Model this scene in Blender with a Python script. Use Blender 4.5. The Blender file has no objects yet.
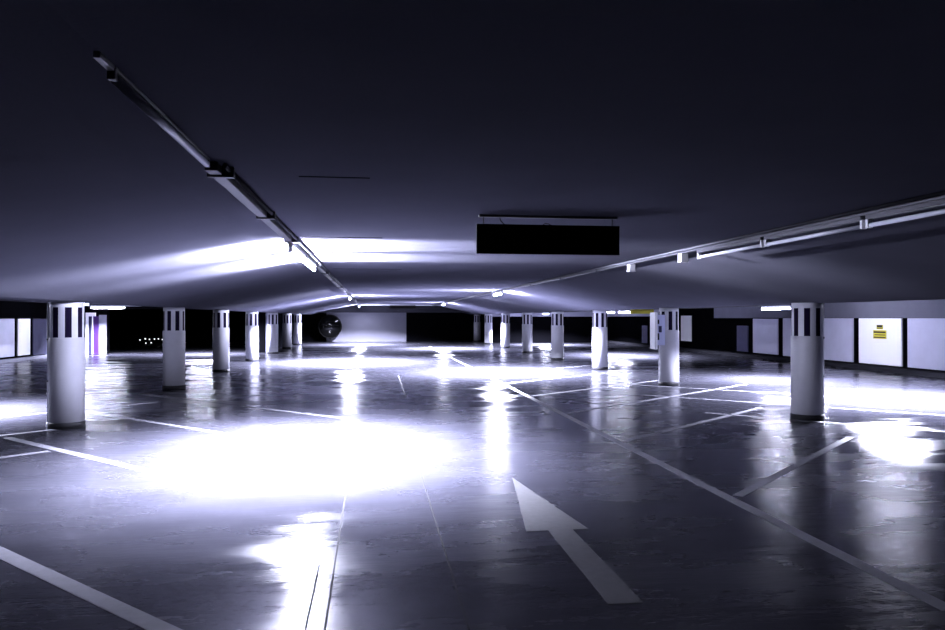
import bpy, bmesh, math, random
from mathutils import Vector, Matrix
random.seed(7)
C = bpy.context.scene.collection
S = bpy.context.scene
PI = math.pi

# ------------------------------------------------------------------ materials
def mat(name, col, rough=0.6, spec=0.3, metal=0.0, var=0.0, scale=3.0, bump=0.0, bscale=60.0):
    m = bpy.data.materials.new(name); m.use_nodes = True
    nt = m.node_tree; b = nt.nodes['Principled BSDF']
    b.inputs['Base Color'].default_value = (*col, 1)
    b.inputs['Roughness'].default_value = rough
    b.inputs['Specular IOR Level'].default_value = spec
    b.inputs['Metallic'].default_value = metal
    tc = nt.nodes.new('ShaderNodeTexCoord')
    if var > 0:
        n = nt.nodes.new('ShaderNodeTexNoise'); n.inputs['Scale'].default_value = scale
        n.inputs['Detail'].default_value = 6; n.inputs['Roughness'].default_value = 0.65
        nt.links.new(tc.outputs['Object'], n.inputs['Vector'])
        r = nt.nodes.new('ShaderNodeMix'); r.data_type = 'RGBA'
        r.inputs['A'].default_value = (*[c * (1 - var) for c in col], 1)
        r.inputs['B'].default_value = (*[min(1, c * (1 + var)) for c in col], 1)
        nt.links.new(n.outputs['Fac'], r.inputs['Factor'])
        nt.links.new(r.outputs['Result'], b.inputs['Base Color'])
    if bump > 0:
        n2 = nt.nodes.new('ShaderNodeTexNoise'); n2.inputs['Scale'].default_value = bscale
        n2.inputs['Detail'].default_value = 4
        nt.links.new(tc.outputs['Object'], n2.inputs['Vector'])
        bp = nt.nodes.new('ShaderNodeBump'); bp.inputs['Strength'].default_value = bump
        bp.inputs['Distance'].default_value = 0.01
        nt.links.new(n2.outputs['Fac'], bp.inputs['Height'])
        nt.links.new(bp.outputs['Normal'], b.inputs['Normal'])
    return m

def emit(name, col, s):
    m = bpy.data.materials.new(name); m.use_nodes = True
    nt = m.node_tree; nt.nodes.clear()
    e = nt.nodes.new('ShaderNodeEmission'); o = nt.nodes.new('ShaderNodeOutputMaterial')
    e.inputs['Color'].default_value = (*col, 1); e.inputs['Strength'].default_value = s
    nt.links.new(e.outputs[0], o.inputs['Surface'])
    return m

def floor_mat():
    m = bpy.data.materials.new('worn_floor_coating'); m.use_nodes = True
    nt = m.node_tree; L = nt.links.new
    nt.nodes.remove(nt.nodes['Principled BSDF']); mo = nt.nodes['Material Output']
    df = nt.nodes.new('ShaderNodeBsdfDiffuse'); gl = nt.nodes.new('ShaderNodeBsdfGlossy'); gl.distribution = 'BECKMANN'
    fr = nt.nodes.new('ShaderNodeFresnel'); fr.inputs['IOR'].default_value = FLOOR_IOR
    ms = nt.nodes.new('ShaderNodeMixShader'); L(fr.outputs[0], ms.inputs[0]); L(df.outputs[0], ms.inputs[1]); L(gl.outputs[0], ms.inputs[2])
    L(ms.outputs[0], mo.inputs['Surface'])
    tc = nt.nodes.new('ShaderNodeTexCoord')
    def noise(scale, vec=(1, 1, 1), detail=6, rough=.6):
        mp = nt.nodes.new('ShaderNodeMapping'); mp.inputs['Scale'].default_value = vec
        L(tc.outputs['Object'], mp.inputs['Vector'])
        n = nt.nodes.new('ShaderNodeTexNoise'); n.inputs['Scale'].default_value = scale
        n.inputs['Detail'].default_value = detail; n.inputs['Roughness'].default_value = rough
        L(mp.outputs['Vector'], n.inputs['Vector']); return n
    n1 = noise(0.9, (1, 1.6, 1)); n2 = noise(14, (1, 1, 1), 8, .7)
    mx = nt.nodes.new('ShaderNodeMix'); mx.data_type = 'FLOAT'; mx.inputs['Factor'].default_value = .5
    L(n1.outputs['Fac'], mx.inputs['A']); L(n2.outputs['Fac'], mx.inputs['B'])
    cr = nt.nodes.new('ShaderNodeValToRGB'); e = cr.color_ramp.elements
    e[0].position = .3; e[0].color = (*FLOOR_DARK, 1); e[1].position = .7; e[1].color = (*FLOOR_LIGHT, 1)
    L(mx.outputs['Result'], cr.inputs['Fac']); L(cr.outputs['Color'], df.inputs['Color'])
    # puddled, polished patches: roughness varies
    n3 = noise(0.55, (0.8, 2.2, 1), 7, .62)
    mr = nt.nodes.new('ShaderNodeMapRange')
    mr.inputs['From Min'].default_value = .35; mr.inputs['From Max'].default_value = .65
    mr.inputs['To Min'].default_value = .19; mr.inputs['To Max'].default_value = .34
    L(n3.outputs['Fac'], mr.inputs['Value']); L(mr.outputs['Result'], gl.inputs['Roughness'])
    n4 = noise(2.6, (0.7, 2.6, 1), 6, .6)
    n5 = noise(160, (1, 1, 1), 3, .6)
    ad = nt.nodes.new('ShaderNodeMath'); ad.operation = 'MULTIPLY_ADD'; ad.inputs[1].default_value = .05
    L(n5.outputs['Fac'], ad.inputs[0]); L(n4.outputs['Fac'], ad.inputs[2])
    bp = nt.nodes.new('ShaderNodeBump'); bp.inputs['Strength'].default_value = .5; bp.inputs['Distance'].default_value = .008
    L(ad.outputs[0], bp.inputs['Height']); L(bp.outputs['Normal'], gl.inputs['Normal']); L(bp.outputs['Normal'], df.inputs['Normal']); L(bp.outputs['Normal'], fr.inputs['Normal'])
    return m

TUBE = 650.0
WATT = 1500.0
FLOOR_DARK = (.017, .017, .022); FLOOR_LIGHT = (.036, .036, .045); FLOOR_IOR = 1.19
LAMPCOL = (.74, .76, 1.0)
M = {
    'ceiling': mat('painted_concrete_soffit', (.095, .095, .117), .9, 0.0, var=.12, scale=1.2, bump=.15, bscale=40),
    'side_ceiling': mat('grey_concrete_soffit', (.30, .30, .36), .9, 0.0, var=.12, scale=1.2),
    'white_paint': mat('white_column_paint', (.42, .42, .47), .5, .2, var=.10, scale=9, bump=.08, bscale=50),
    'sleeve': mat('white_column_sleeve', (.38, .38, .42), .5, .2, var=.10, scale=7, bump=.08, bscale=50),
    'indigo': mat('dark_indigo_stripe', (.004, .002, .012), .7, .05),
    'black': mat('black_rubber', (.008, .008, .010), .7, .2),
    'wall_dark': mat('matte_black_paint_and_shade', (.0015, .0015, .002), .95, 0.0),
    'kerb': mat('dark_concrete_kerb', (.015, .015, .018), .9, 0.0, var=.2, scale=4),
    'kerb_light': mat('pale_concrete_kerb', (.25, .25, .3), .9, .1, var=.2, scale=4),
    'frieze': mat('grey_frieze_paint', (.12, .12, .15), .9, 0.0, var=.12, scale=2),
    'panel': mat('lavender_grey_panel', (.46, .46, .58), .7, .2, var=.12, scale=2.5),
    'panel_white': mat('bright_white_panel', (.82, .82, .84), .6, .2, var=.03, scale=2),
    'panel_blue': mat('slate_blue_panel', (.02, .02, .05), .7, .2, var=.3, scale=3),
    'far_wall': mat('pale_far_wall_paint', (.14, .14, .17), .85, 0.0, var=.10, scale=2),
    'line': mat('worn_white_line_paint', (.14, .14, .16), .6, .3, var=.3, scale=12),
    'arrow': mat('worn_arrow_paint', (.065, .065, .068), .65, .3, var=.45, scale=16),
    'joint': mat('dark_sealant', (.008, .008, .010), .8, .1),
    'galv': mat('grey_steel_trunking', (.05, .05, .06), .55, .2, metal=.2),
    'steel': mat('dark_steel', (.03, .03, .035), .5, .4, metal=.4),
    'housing': mat('white_enamel_housing', (.65, .65, .68), .35, .5),
    'dead_tube': mat('unlit_white_tube_glass', (.62, .62, .70), .25, .5),
    'signblack': mat('black_sign_back', (.002, .002, .002), .8, .05),
    'yellow': mat('yellow_paint', (.55, .48, .04), .5, .3, var=.1, scale=6),
    'print': mat('black_print', (.01, .01, .01), .6, .2),
    'purple': mat('purple_door_paint', (.03, .008, .07), .5, .3),
    'cabinet': mat('pale_blue_grey_enamel', (.40, .42, .60), .4, .4),
    'pipe': mat('white_plastic_pipe', (.7, .7, .75), .4, .4),
    'mirror': mat('dark_mirror_glass', (.002, .002, .002), .08, .12),
    'outside': mat('night_ground', (.004, .004, .005), .95, 0.0),
    'tube': emit('lit_tube', LAMPCOL, TUBE),
    'tube_soft': emit('lit_tube_weak', LAMPCOL, TUBE * .4),  # lower strength than the plain tube, for weaker floor streaks
    'tube_bright': emit('lit_tube_strong', LAMPCOL, TUBE * 2.2),  # higher strength than the plain tube, for longer floor streaks
    'spark': emit('distant_lamp', (.9, .92, 1), 1.6),
}
M['floor'] = floor_mat()

# ------------------------------------------------------------------ mesh builder
class MB:
    def __init__(s): s.bm = bmesh.new(); s.mi = 0
    def _fin(s, faces):
        for f in faces: f.material_index = s.mi
    def box(s, x0, x1, y0, y1, z0, z1, bev=0):
        r = bmesh.ops.create_cube(s.bm, size=1)
        for v in r['verts']:
            v.co = Vector(((x0 + x1) / 2 + v.co.x * (x1 - x0), (y0 + y1) / 2 + v.co.y * (y1 - y0), (z0 + z1) / 2 + v.co.z * (z1 - z0)))
        fs = {f for v in r['verts'] for f in v.link_faces}; s._fin(fs)
        if bev > 0:
            es = list({e for v in r['verts'] for e in v.link_edges})
            bmesh.ops.bevel(s.bm, geom=es, offset=bev, segments=2, affect='EDGES', profile=.5)
        return s
    def tube(s, p, q, r, seg=16, r2=None):
        p, q = Vector(p), Vector(q); d = q - p
        mt = Matrix.Translation((p + q) / 2) @ d.to_track_quat('Z', 'Y').to_matrix().to_4x4()
        k = bmesh.ops.create_cone(s.bm, cap_ends=True, segments=seg, radius1=r, radius2=r if r2 is None else r2, depth=d.length, matrix=mt)
        fs = {f for v in k['verts'] for f in v.link_faces}; s._fin(fs)
        for f in fs:
            if len(f.verts) == 4: f.smooth = True
        return s
    def lathe(s, prof, seg=48, cx=0, cy=0, pick=None):
        rings = []
        for r, z in prof:
            rings.append([s.bm.verts.new((cx + r * math.cos(2 * PI * i / seg), cy + r * math.sin(2 * PI * i / seg), z)) for i in range(seg)])
        for k in range(len(rings) - 1):
            for i in range(seg):
                j = (i + 1) % seg
                f = s.bm.faces.new((rings[k][i], rings[k][j], rings[k + 1][j], rings[k + 1][i]))
                f.smooth = True; f.material_index = pick(k, i) if pick else s.mi
        for ring, flip in ((rings[0], True), (rings[-1], False)):
            f = s.bm.faces.new(ring[::-1] if flip else ring); f.material_index = s.mi
        return s
    def prism(s, pts, lo, hi, axis='z'):
        # polygon extruded along an axis
        def P(a, b, t):
            return {'z': (a, b, t), 'y': (a, t, b), 'x': (t, a, b)}[axis]
        A = [s.bm.verts.new(P(a, b, lo)) for a, b in pts]; B = [s.bm.verts.new(P(a, b, hi)) for a, b in pts]
        fs = [s.bm.faces.new(A[::-1]), s.bm.faces.new(B)]
        n = len(pts)
        for i in range(n):
            fs.append(s.bm.faces.new((A[i], A[(i + 1) % n], B[(i + 1) % n], B[i])))
        s._fin(fs); return s
    def path(s, pts, r, seg=10):
        for a, b in zip(pts[:-1], pts[1:]): s.tube(a, b, r, seg)
        return s
    def build(s, name, mats, parent=None, loc=None):
        bmesh.ops.recalc_face_normals(s.bm, faces=s.bm.faces[:])
        me = bpy.data.meshes.new(name); s.bm.to_mesh(me); s.bm.free()
        for m in (mats if isinstance(mats, (list, tuple)) else [mats]): me.materials.append(m)
        o = bpy.data.objects.new(name, me); C.objects.link(o)
        if parent: o.parent = parent
        if loc: o.location = loc
        return o

def tag(o, label=None, cat=None, group=None, kind=None):
    if label: o['label'] = label
    if cat: o['category'] = cat
    if group: o['group'] = group
    if kind: o['kind'] = kind
    return o
def empty(name, loc, label, cat, group=None, rz=0):
    o = bpy.data.objects.new(name, None); C.objects.link(o); o.location = loc; o.rotation_euler = (0, 0, rz)
    return tag(o, label, cat, group)
def kids(o): return [c for c in bpy.data.objects if c.parent is o]
def copy_tree(o, parent=None):
    c = o.copy(); C.objects.link(c)
    if parent: c.parent = parent
    for ch in kids(o): copy_tree(ch, c)
    return c
def struct(o, label=None):
    o['kind'] = 'structure'
    if label: o['label'] = label
    return o

# ------------------------------------------------------------------ dimensions (metres)
YN, YF = -7.0, 54.0
XL, XR = -14.0, 16.2
CL, CR = -4.7, 7.42            # column rows
RZ = 1.955                      # underside over the column rows
PZ = 2.567                      # flat middle of the aisle ceiling
SZ = 2.35                       # soffit of the side bays
TL, TR = -0.89, 3.9             # the two ceiling trunking lines
LB, RB = -8.0, 10.9             # lamp lines of the side bays

# ------------------------------------------------------------------ setting
f = MB().box(XL - .3, XR + .3, YN, YF + .3, -.25, 0)
struct(f.build('floor', M['floor']), 'dark glossy coated parking garage floor with light pools')

c = MB()
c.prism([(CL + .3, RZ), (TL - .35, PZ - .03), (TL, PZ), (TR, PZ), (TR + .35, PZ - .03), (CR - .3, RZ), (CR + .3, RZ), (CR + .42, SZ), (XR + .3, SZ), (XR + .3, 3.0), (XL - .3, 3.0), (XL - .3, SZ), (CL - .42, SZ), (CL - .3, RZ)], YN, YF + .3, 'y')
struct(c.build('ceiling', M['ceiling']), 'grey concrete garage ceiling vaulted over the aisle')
for k, (x0, x1, y) in enumerate([(-.45, -.02, 4.62), (-.75, .1, 8.05), (-.7, .5, 13.2)]):
    struct(MB().box(x0, x1, y - .008, y + .008, PZ - .004, PZ + .01).build('trim_%d' % (k + 1), M['kerb']), 'thin dark joint across the aisle ceiling')

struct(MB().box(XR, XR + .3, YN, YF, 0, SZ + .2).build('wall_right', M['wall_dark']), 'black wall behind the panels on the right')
struct(MB().box(XR - .06, XR, YN, 33.5, 1.70, SZ).build('trim_4', M['frieze']), 'grey frieze above the panels on the right')
struct(MB().box(XR - .06, XR, 38.5, 50, 1.80, SZ).box(7.9, XR, 49.94, 50, 1.80, SZ).build('trim_10', M['side_ceiling']), 'pale strip standing in for the lit ceiling at the far end of the right bay')  # pale strip added in place of the lit side bay ceiling
struct(MB().box(XR - .4, XR, YN, 50, 0, .16, .02).build('baseboard_right', M['kerb']), 'low dark kerb along the right wall')
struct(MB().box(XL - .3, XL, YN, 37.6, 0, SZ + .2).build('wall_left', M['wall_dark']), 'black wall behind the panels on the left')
struct(MB().box(XL, XL + .3, YN, 37.0, 0, .12, .02).build('baseboard_left', M['kerb_light']), 'low pale kerb along the left wall')
# end walls
struct(MB().box(-5.6, -3.3, YF, YF + .3, 0, 3).box(2.4, 7.9, YF, YF + .3, 0, 3).build('wall_back', M['wall_dark']), 'black end wall of the aisle, shade put into the colour of its right part')  # right part coloured black where the light fades along the pale wall
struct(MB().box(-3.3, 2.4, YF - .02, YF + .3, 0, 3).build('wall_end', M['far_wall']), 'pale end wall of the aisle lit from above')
struct(MB().box(CL - .3, CR + .3, 49.6, 50.0, 2.06, 2.7).build('trim_5', M['kerb']), 'grey downstand beam across the far end of the aisle')
struct(MB().box(7.9, XR, 50, 50.3, 0, 3).box(7.7, 7.9, 50, YF + .3, 0, 3).build('wall_corner', M['wall_dark']), 'black end wall of the right bay')
# the opening at the end of the left bay: jambs and head of the cross wall, side wall beyond it
struct(MB().box(XL, -13.5, 37.3, 37.6, 0, 3).box(-12.55, XL + 1.4, 37.3, 37.6, 0, 3).box(-13.5, -12.6, 37.3, 37.6, 1.8, 3)
       .box(-12.6, -5.1, 37.3, 37.6, 2.12, 3).build('wall_cross', M['wall_dark']), 'black cross wall around the opening at the end of the left bay')
struct(MB().box(-5.6, -5.3, 37.6, YF, 0, 3).build('wall_side', M['wall_dark']), 'black wall beyond the left columns')
struct(MB().box(-5.2, -5.08, 37.2, 37.62, 0, 2.12).build('trim_6', M['frieze']), 'pale jamb of the dark opening')
# night beyond the opening
struct(MB().box(-60, -5.6, 62, 62.4, -3, .4).build('wall_outside', M['outside']), 'dark wall seen through the opening')
struct(MB().box(-60, -5.6, 37.9, 62, -3.2, -3.0).build('ground', M['outside']), 'dark ground outside')

# door with a pale frame beside the opening
d = empty('door_1', (-13.05, 37.25, 0), 'purple door in a pale frame beside the dark opening', 'door'); d['kind'] = 'structure'
MB().box(-.45, -.33, -.06, .06, 0, 1.95).box(-.33, -.02, -.06, .06, 1.78, 1.95).box(-.16, -.12, -.06, .06, 0, 1.78).build('door_frame', M['pipe'], d)
MB().box(-.12, .14, -.03, .03, 0, 1.78).build('door_leaf', M['purple'], d)
tag(MB().box(-.33, -.16, -.01, .03, 0, 1.78).build('glazing', M['panel_blue'], d), 'dark glazed side strip')
MB().box(.14, .47, -.04, .04, 0, 1.85).build('side_panel', M['frieze'], d)

# ------------------------------------------------------------------ wall panels
def panel(x, side, y0, y1, z0, z1, m, label):
    t = .05
    xa, xb = (x - t, x) if side == 'r' else (x, x + t)
    b = MB().box(xa, xb, y0, y1, z0, z1, .008)
    return tag(b.build('wall_panel', M[m]), label, 'panel', 'panels along the right wall' if side == 'r' else 'panels along the left wall')
panel(XR, 'r', 16.2, 20.6, .2, 1.69, 'panel', 'grey wall panel at the near end, right of the white panel with the yellow notice')
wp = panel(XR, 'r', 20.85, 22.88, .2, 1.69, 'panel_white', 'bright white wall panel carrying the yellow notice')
panel(XR, 'r', 23.2, 25.15, .2, 1.69, 'panel', 'grey wall panel between the nearest right column and the bright white panel')
panel(XR, 'r', 25.5, 27.52, .2, 1.69, 'panel', 'grey wall panel partly hidden by the left edge of the nearest right column')
panel(XR, 'r', 27.9, 29.86, .22, 1.67, 'panel', 'grey wall panel fully in view left of the nearest right column')
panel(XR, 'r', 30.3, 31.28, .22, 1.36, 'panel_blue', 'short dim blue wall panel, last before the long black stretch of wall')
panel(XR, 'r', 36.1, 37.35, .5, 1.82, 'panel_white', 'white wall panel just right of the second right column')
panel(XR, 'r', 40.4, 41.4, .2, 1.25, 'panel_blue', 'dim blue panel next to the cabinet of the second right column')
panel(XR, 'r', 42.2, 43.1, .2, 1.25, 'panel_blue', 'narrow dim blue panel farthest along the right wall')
panel(XL, 'l', 27.5, 31.2, .2, 1.67, 'panel', 'grey wall panel at the left border of the view')
panel(XL, 'l', 31.5, 32.55, .2, 1.67, 'panel_white', 'narrow bright white panel on the left wall')
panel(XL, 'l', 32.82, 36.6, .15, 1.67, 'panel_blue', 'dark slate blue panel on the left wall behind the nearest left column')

# yellow notice: a small plate above a bigger one
n = empty('warning_notice', (XR - .05, 21.83, 1.2), 'yellow warning notice with black lines on the bright white panel', 'sign')
a = MB().box(-.012, 0, -.15, .15, .14, .28).build('upper_plate', M['yellow'], n)
MB().box(-.016, -.011, -.12, .12, .205, .27).box(-.016, -.011, -.12, .12, .16, .18).build('symbol', M['print'], a)
a = MB().box(-.012, 0, -.31, .31, -.17, .11).build('lower_plate', M['yellow'], n)
MB().box(-.016, -.011, -.28, .28, .02, .07).box(-.016, -.011, -.27, .24, -.055, -.03).box(-.016, -.011, -.28, .28, -.14, -.105).build('printed_lines', M['print'], a)

# ------------------------------------------------------------------ columns
def column(name, label, x, y, rot, group):
    t = empty(name, (x, y, 0), label, 'column', group, rot)
    seg = 64
    def pick(k, i):
        return 1 if (k == 1 and (i % 8) < 4) else 0
    m = MB(); m.lathe([(.24, 1.2), (.24, 1.40), (.24, 1.865), (.24, RZ)], seg, pick=pick)
    o = m.build('shaft', [M['white_paint'], M['indigo']], t)
    o['label'] = 'upper shaft with dark upright bars'
    m = MB(); m.lathe([(.252, .06), (.252, 1.385), (.246, 1.395)], seg); m.build('sleeve', M['sleeve'], t)
    m = MB(); m.lathe([(.262, 0), (.262, .085), (.254, .095)], seg); m.build('base_ring', M['black'], t)
    return t
lab = {
 'L': ['nearest striped white column on the left, with a thin pipe down its side', 'second striped column from the camera in the left row', 'third striped column from the camera in the left row',
       'fourth striped column in the left row, in front of the pale jamb', 'fifth column in the left row, dim, just past the pale jamb', 'sixth striped column in the left row, near the far end', 'farthest striped column of the left row'],
 'R': ['nearest column on the right, large and mostly in shade', 'second striped column from the camera in the right row, with a cabinet on its side', 'third striped column from the camera in the right row',
       'fourth striped column from the camera in the right row', 'fifth striped column from the camera in the right row', 'sixth striped column from the camera in the right row', 'seventh striped column of the right row, dim, near the end', 'farthest thin white column of the right row']}
for i, y in enumerate([12.28, 18.55, 24.1, 30.1, 36.2, 42.1, 47.8]):
    column('column', lab['L'][i], CL - .03, y, .25 + i * .9, 'striped columns left of the aisle')
for i, y in enumerate([11.6, 17.9, 23.65, 29.3, 35.25, 41.2, 47.4, 52.6]):
    column('column', lab['R'][i], CR if i else 7.24, y, .05 + i * 1.1, 'striped columns right of the aisle')

# pipes beside the two nearest columns
def pipe(x, y, label):
    t = empty('drain_pipe', (x, y, 0), label, 'pipe')
    MB().tube((0, 0, .05), (0, 0, RZ), .022, 14).build('pipe_run', M['pipe'], t)
    MB().tube((0, 0, 0), (0, 0, .07), .04, 14, .028).build('foot', M['pipe'], t)
    for z in (1.35, .7): MB().tube((0, 0, z), (0, 0, z + .03), .03, 14).build('clamp', M['galv'], t)
pipe(-5.03, 12.36, 'thin white pipe standing against the nearest left column')
pipe(7.545, 11.63, 'thin pale pipe along the right edge of the nearest right column')

# cabinet on the second right column
t = empty('control_cabinet', (7.05, 17.75, 1.0), 'pale metal cabinet fixed to the side of the second right column', 'cabinet')
MB().box(-.03, .19, -.05, .2, .02, .78, .01).build('cabinet_body', M['cabinet'], t)
dd = MB().box(-.10, -.03, -.12, .22, -.08, .84, .01).build('cabinet_door', M['housing'], t)
for za, zb in ((.55, .66), (.15, .32)): MB().box(-.02, .03, -.07, -.049, za, zb).build('vent', M['black'], t)
MB().box(.02, .10, -.056, -.049, .34, .5).build('display', M['panel_blue'], t)

# ------------------------------------------------------------------ lamps
def batten(x, y, z, rz, lit, label, group, drop=0.0, watt=0, spread=125, slim=False, side=0):
    """a single tube fitting 1.5 m long; z is the underside of what carries it"""
    t = empty('fluorescent_lamp', (x, y, z), label, 'lamp', group, rz)
    if drop > 0:
        for s in (-.5, .5): MB().tube((0, s, 0), (0, s, drop), .006, 8).build('hanger', M['steel'], t)
    h, tz, hw = (.014, -.036, .014) if slim else (.035, -.082, .03)
    MB().box(-hw, hw, -.74, .74, -h, 0, .004).build('housing', M['steel' if slim else ('housing' if lit else 'galv')], t)
    for s in (-1, 1):
        e = .014 if slim else .022
        MB().box(-e, e, s * .735 - .015, s * .735 + .015, tz - e, -h + .005, .004).build('lamp_holder', M['steel' if slim else 'housing'], t)
    MB().tube((0, -.72, tz), (0, .72, tz), .018, 16).build('lamp_tube', M['tube_soft' if lit == 'soft' else 'tube_bright' if lit == 'bright' else 'tube' if lit else 'dead_tube'], t)
    if slim: MB().box(-.012, .012, -.88, -.74, -.022, 0, .003).build('end_bracket', M['housing'], t)
    if lit and watt:
        l = bpy.data.lights.new('lamp_light', 'AREA'); l.shape = 'RECTANGLE'; l.size = .05; l.size_y = 1.4
        l.energy = watt * WATT; l.color = LAMPCOL; l.spread = math.radians(spread)
        lo = bpy.data.objects.new('lamp_light', l); C.objects.link(lo); lo.parent = t; lo.location = (0, 0, tz - .03)
    if lit and side:
        for k in (-1, 1):
            l = bpy.data.lights.new('lamp_light', 'AREA'); l.shape = 'RECTANGLE'; l.size = .05; l.size_y = 1.4
            l.energy = side; l.color = LAMPCOL; l.spread = math.radians(40 if k < 0 else 28)
            lo = bpy.data.objects.new('lamp_light', l); C.objects.link(lo); lo.parent = t
            lo.location = (k * .03, 0, tz); lo.rotation_euler = (0, -k * (PI / 2 + math.radians(3 if k < 0 else 10)), 0)
    return t
TZ = PZ - .05
G1, G2, G3, G4 = 'lamps on the left ceiling trunking', 'lamps on the right ceiling trunking', 'lamps of the right bay', 'lamps of the left bay'
batten(TL, 3.42, PZ, 0, False, 'unlit tube lamp nearest the camera on the left ceiling line', G1, slim=True)
batten(TL, 9.0, TZ, 0, 'bright', 'glowing tube lamp nearest the camera on the left ceiling line, first of a pair', G1, watt=3.3, spread=118, side=220)
batten(TL, 10.75, TZ, 0, 'bright', 'glowing tube lamp on the left ceiling line, farther one of the near pair', G1, watt=2.6, spread=118, side=220)
batten(TL, 28.8, TZ, 0, 'bright', 'distant glowing tube lamp midway along the left ceiling line', G1, watt=26, spread=150, side=220)
batten(TL, 47.6, TZ, 0, True, 'glowing tube lamp on the left ceiling line just before the far beam', G1, watt=16, spread=152, side=220)
batten(-.65, 52.2, PZ, 0, 'soft', 'glowing tube lamp behind the far beam, over the pale end wall', G1, watt=0.08, spread=150)
batten(TR, 6.2, TZ, 0, False, 'middle unlit tube lamp of the unlit run on the right ceiling line', G2)
batten(TR, 7.75, TZ, 0, False, 'farthest unlit tube lamp of the unlit run on the right ceiling line', G2)
batten(TR, 4.66, TZ, 0, False, 'unlit tube lamp on the right ceiling line at the right border of the view', G2)
batten(TR, 23.0, TZ, 0, 'bright', 'glowing tube lamp on the right ceiling line behind the hanging sign', G2, watt=15, spread=147, side=220)
batten(TR, 41.0, TZ, 0, True, 'distant glowing tube lamp on the right ceiling line', G2, watt=16, spread=150, side=220)
SL = 2.03
batten(RB, 14.4, SZ, 0, 'soft', 'glowing tube lamp of the right bay behind the ridge', G3, 0, watt=8, spread=148)
batten(RB, 18.9, SL, 0, 'soft', 'glowing tube lamp just left of the nearest right column', G3, 0, watt=3.6, spread=142)
batten(RB, 31.2, SL, 0, 'soft', 'distant glowing tube lamp beside the yellow bar', G3, 0, watt=4, spread=145)
batten(RB, 33.2, SL, 0, 'soft', 'glowing tube lamp seen right of the third right column', G3, 0, watt=4, spread=145)
batten(RB, 46.0, SL, 0, 'soft', 'farthest glowing tube lamp of the right bay', G3, 0, watt=14, spread=150)
batten(-7.4, 14.2, SL + .1, 0, 'soft', 'glowing tube lamp of the left bay beside the nearest left column', G4, SZ - SL - .1, watt=3, spread=122)
batten(-12.1, 36.0, 2.24, PI / 2, 'soft', 'glowing cross tube lamp seen right of the nearest left column', G4, 0, watt=1.2, spread=125)
batten(-7.8, 36.0, 2.30, PI / 2, 'soft', 'glowing cross tube lamp before the dark opening, behind the second left column', G4, SZ - 2.30, watt=6, spread=150)
batten(-11.6, 31.5, SZ, 0, True, 'added unseen tube lamp under the left bay soffit, brightening the left wall panels', G4)  # added lamp, hidden by the ridge, to brighten the left wall panels
batten(13.6, 21.6, SZ, 0, True, 'added unseen tube lamp under the right bay soffit, brightening the panel with the yellow notice', G3)  # added out of sight above the ridge so the right wall panels turn brighter

# trunking lines the lamps hang from
def trunk(name, x, y0, y1, z, label, clips, pipe_side):
    t = empty(name, (x, y0, z), label, 'cable trunking', 'ceiling trunking lines')
    L = y1 - y0
    MB().box(-.035, .035, 0, L, .0, .05, .004).build('channel', M['galv'], t)
    MB().tube((pipe_side * .075, 0, .03), (pipe_side * .075, L, .03), .014, 12).build('conduit', M['galv'], t)
    for y in clips:
        MB().box(-.05, .10 if pipe_side > 0 else .05, y - y0 - .02, y - y0 + .02, -.012, .05, .004).build('bracket', M['galv'], t)
trunk('cable_trunking', TL, 4.25, 49.6, TZ, 'steel trunking running along the left fold of the aisle ceiling', [4.4, 6.2, 8.1, 11.7, 13.8, 16.5, 20, 24, 27, 34, 40], 1)
trunk('cable_trunking', TR, 2.0, 49.6, TZ, 'steel trunking running along the right fold of the aisle ceiling', [12.5, 15, 18, 21, 28, 32, 36], -1)
for (x, y0, y1, z, rz, lb) in ((RB, 17.2, 49.5, SL, 0, 'suspended trunking over the right bay'),):
    t = empty('cable_trunking', (x, y0, z), lb, 'cable trunking', 'ceiling trunking lines')
    MB().box(-.03, .03, 0, y1 - y0, .0, .04).build('channel', M['galv'], t)
    for y in range(3, 32, 4): MB().tube((0, y, .04), (0, y, SZ - z), .006, 8).build('hanger', M['steel'], t)
t = empty('cable_trunking', (-13.4, 36.0, 2.24), 'suspended cross trunking before the dark opening', 'cable trunking', 'ceiling trunking lines')
MB().box(0, 4.4, -.03, .03, .0, .05).build('channel', M['pipe'], t)
for x in (.2, 2.2, 4.2): MB().tube((x, 0, .05), (x, 0, SZ - 2.24), .006, 8).build('hanger', M['steel'], t)
# cross trunking before the far beam
t = empty('cable_trunking', (TL, 48.8, TZ), 'cross trunking joining both ceiling lines at the far end', 'cable trunking', 'ceiling trunking lines')
MB().box(0, TR - TL, -.04, .04, 0, .05).build('channel', M['housing'], t)
# lamp ends that catch the light
for y, lb in ((8.95, 'small white junction box on the right ceiling line, nearer of two'), (10.85, 'small white junction box on the right ceiling line, farther of two')):
    t = empty('junction_box', (TR + .0, y, TZ), lb, 'junction box', 'junction boxes on the right ceiling line')
    MB().box(-.05, .05, -.05, .05, -.10, 0, .01).build('box_body', M['housing'], t)
    MB().box(-.055, .055, -.055, .055, -.112, -.10, .004).build('lid', M['housing'], t)

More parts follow.
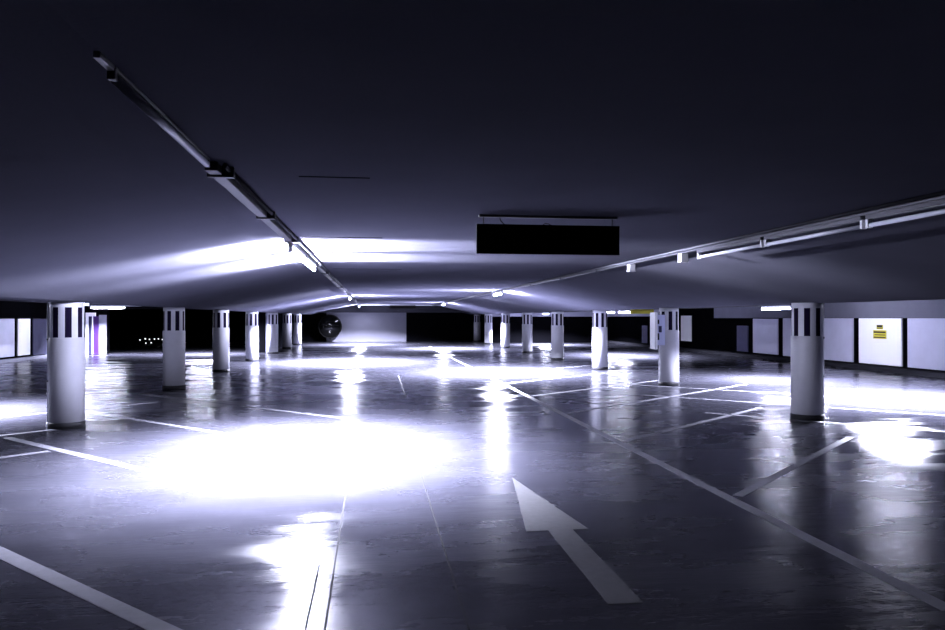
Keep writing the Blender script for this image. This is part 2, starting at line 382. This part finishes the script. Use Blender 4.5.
# ------------------------------------------------------------------ hanging signs
def hanging_sign(x0, x1, y, z0, z1, label, cable=True):
    cx = (x0 + x1) / 2; w = (x1 - x0) / 2
    t = empty('hanging_sign', (cx, y, PZ), label, 'sign')
    MB().box(-w, w, -.02, .02, z0 - PZ, z1 - PZ, .004).build('sign_panel', M['signblack'], t)
    MB().box(-w + .02, w - .02, -.02, .02, -.02, 0).build('ceiling_rail', M['steel'], t)
    for s in (-1, 1):
        MB().tube((s * (w - .06), 0, z1 - PZ), (s * (w - .06), 0, -.02), .005, 8).build('hanger', M['steel'], t)
    if cable:
        MB().path([(-w + .20, 0, -.02), (-w + .205, 0, -.045), (-w + .225, 0, -.065), (-w + .24, 0, z1 - PZ)], .004, 8).build('cable', M['black'], t)
        MB().path([(-w + .57, .0, z1 - PZ), (-w + .59, 0, z1 - PZ + .014), (-w + .62, 0, z1 - PZ + .012), (-w + .64, 0, z1 - PZ)], .004, 8).build('wire_loop', M['black'], t)
hanging_sign(.86, 2.10, 6.15, 2.24, 2.49, 'large black sign panel hanging from the aisle ceiling')
hanging_sign(1.05, 2.65, 46.5, 2.30, 2.50, 'small distant black sign hanging at the far end of the aisle', False)

# yellow bar of the right bay
t = empty('height_bar', (10.36, 27.6, 1.95), 'yellow bar hanging in the right bay left of the second right column', 'bar')
MB().box(-.46, .46, -.04, .04, -.085, .085, .01).build('bar_body', M['yellow'], t)
for s in (-.35, .35): MB().tube((s, 0, .085), (s, 0, SZ - 1.95), .008, 8).build('hanger', M['steel'], t)

# convex mirror by the end wall
t = empty('traffic_mirror', (-3.0, YF - 1.0, 1.1), 'round dark convex mirror at the left edge of the pale end wall', 'mirror')
m = MB(); m.lathe([(.02, .24), (.32, .22), (.58, .145), (.76, .04), (.80, 0)], 40)
o = m.build('mirror_dome', M['mirror'], t); o.rotation_euler = (PI / 2, 0, .25)
m = MB(); m.lathe([(.80, -.04), (.84, -.03), (.84, .02), (.80, .03)], 40)
o = m.build('mirror_rim', M['signblack'], t); o.rotation_euler = (PI / 2, 0, .25)
MB().tube((0, .1, -1.1), (0, .1, .6), .03, 12).build('post', M['black'], t)

# lights in the night beyond the opening
for i, u in enumerate([(-18.4, -.05), (-18.0, .04), (-17.68, .0), (-17.3, .02), (-17.0, .03), (-16.7, -.02), (-16.4, .02), (-17.95, -.3), (-17.55, -.28)]):
    tag(MB().tube((u[0], 61.96, u[1]), (u[0], 62.02, u[1]), .05 if i != 1 else .06, 10).build('distant_light', M['spark']), 'tiny white light in the dark opening on the left', 'light', 'tiny lights in the dark opening')

# ------------------------------------------------------------------ floor markings
def strip(name, p, q, w, label, cat, group=None, m='line', z=.003):
    p, q = Vector((*p, 0)), Vector((*q, 0)); d = (q - p).normalized(); nrm = Vector((-d.y, d.x, 0)) * w / 2
    pts = [p + nrm, p - nrm, q - nrm, q + nrm]
    b = MB().prism([(v.x, v.y) for v in pts], -.01, z)
    return tag(b.build(name, M[m]), label, cat, group)
strip('aisle_line', (3.33, 3.9), (3.33, 44), .115, 'long white line along the right side of the driving aisle', 'floor line')
gr = 'stall lines right of the aisle'
names = ['first', 'second', 'third', 'fourth', 'fifth', 'sixth']
for i, (y0, e) in enumerate([(6.61, (6.75, 9.75)), (9.79, (7.3, 13.2)), (12.8, (9.5, 17.9)), (15.75, (7.7, 19.3)), (18.9, (7.6, 22.5)), (22.0, (7.6, 25.6))]):
    strip('stall_line', (3.45, y0 + .06), e, .10, '%s slanted stall line from the camera right of the long aisle line' % names[i], 'floor line', gr)
for i, s in enumerate([18.5, 21.6, 24.7]):
    strip('stall_line', (5.9, s - 5.9), (10.8, s - 10.8), .09, '%s faint stall line crossing the right column row, counted from the camera' % names[i], 'floor line', 'faint stall lines of the right bay')
gl = 'stall lines left of the aisle'
for i, s in enumerate([3.1, 6.15, 9.1, 12.25]):
    strip('stall_line', (-5.15, s + 5.15), (-1.3 if i == 1 else -.45, s + (1.3 if i == 1 else .45)), .12 if i < 2 else .10, '%s slanted stall line from the camera left of the aisle' % names[i], 'floor line', gl)
for i, s in enumerate([14.2, 16.85, 19.95]):
    x1 = [-4.1, -4.8, -4.3][i]
    strip('stall_line', (x1, s + x1), (-9.2, s - 9.2), .09, '%s stall line of the left bay, slanting past the nearest left column' % names[i], 'floor line', 'stall lines of the left bay')
ar = MB().prism([(1.47, 7.75), (1.21, 5.79), (1.39, 5.79), (1.385, 4.25), (1.60, 4.25), (1.59, 5.79), (1.72, 5.79)], -.01, .003)
tag(ar.build('painted_arrow', M['arrow']), 'worn white arrow painted on the aisle floor pointing away', 'floor arrow')
for i, (x, y0, y1) in enumerate([(-.26, 3, 7.2), (-.365, 3, 5.2), (.52, 3.5, 8.5)]):
    o = MB().box(x - .006, x + .006, y0, y1, -.01, .0015).build('trim_%d' % (7 + i), M['joint']); struct(o, 'thin dark joint in the aisle floor')
strip('aisle_line', (.70, 16.0), (.74, 22.0), .022, 'thin pale line along the middle of the aisle', 'floor line', None, 'arrow')

# ------------------------------------------------------------------ world, camera, view
w = bpy.data.worlds.new('night'); S.world = w; w.use_nodes = True
w.node_tree.nodes['Background'].inputs['Color'].default_value = (0, 0, 0, 1)
w.node_tree.nodes['Background'].inputs['Strength'].default_value = 0

cam = bpy.data.cameras.new('camera'); co = bpy.data.objects.new('camera', cam); C.objects.link(co)
cam.sensor_width = 36; cam.lens = 36 * 740 / 945; cam.clip_start = .05; cam.clip_end = 300
co.location = (0, 0, 1.7)
co.rotation_euler = (PI / 2 + math.atan(3 / 740), 0, -math.atan(99.5 / 740))
S.camera = co
S.view_settings.view_transform = 'Standard'; S.view_settings.look = 'None'
S.view_settings.exposure = 0; S.view_settings.gamma = 1; S.view_settings.use_curve_mapping = False
S.cycles.max_bounces = 6; S.cycles.caustics_reflective = False; S.cycles.diffuse_bounces = 2; S.cycles.sample_clamp_indirect = 8
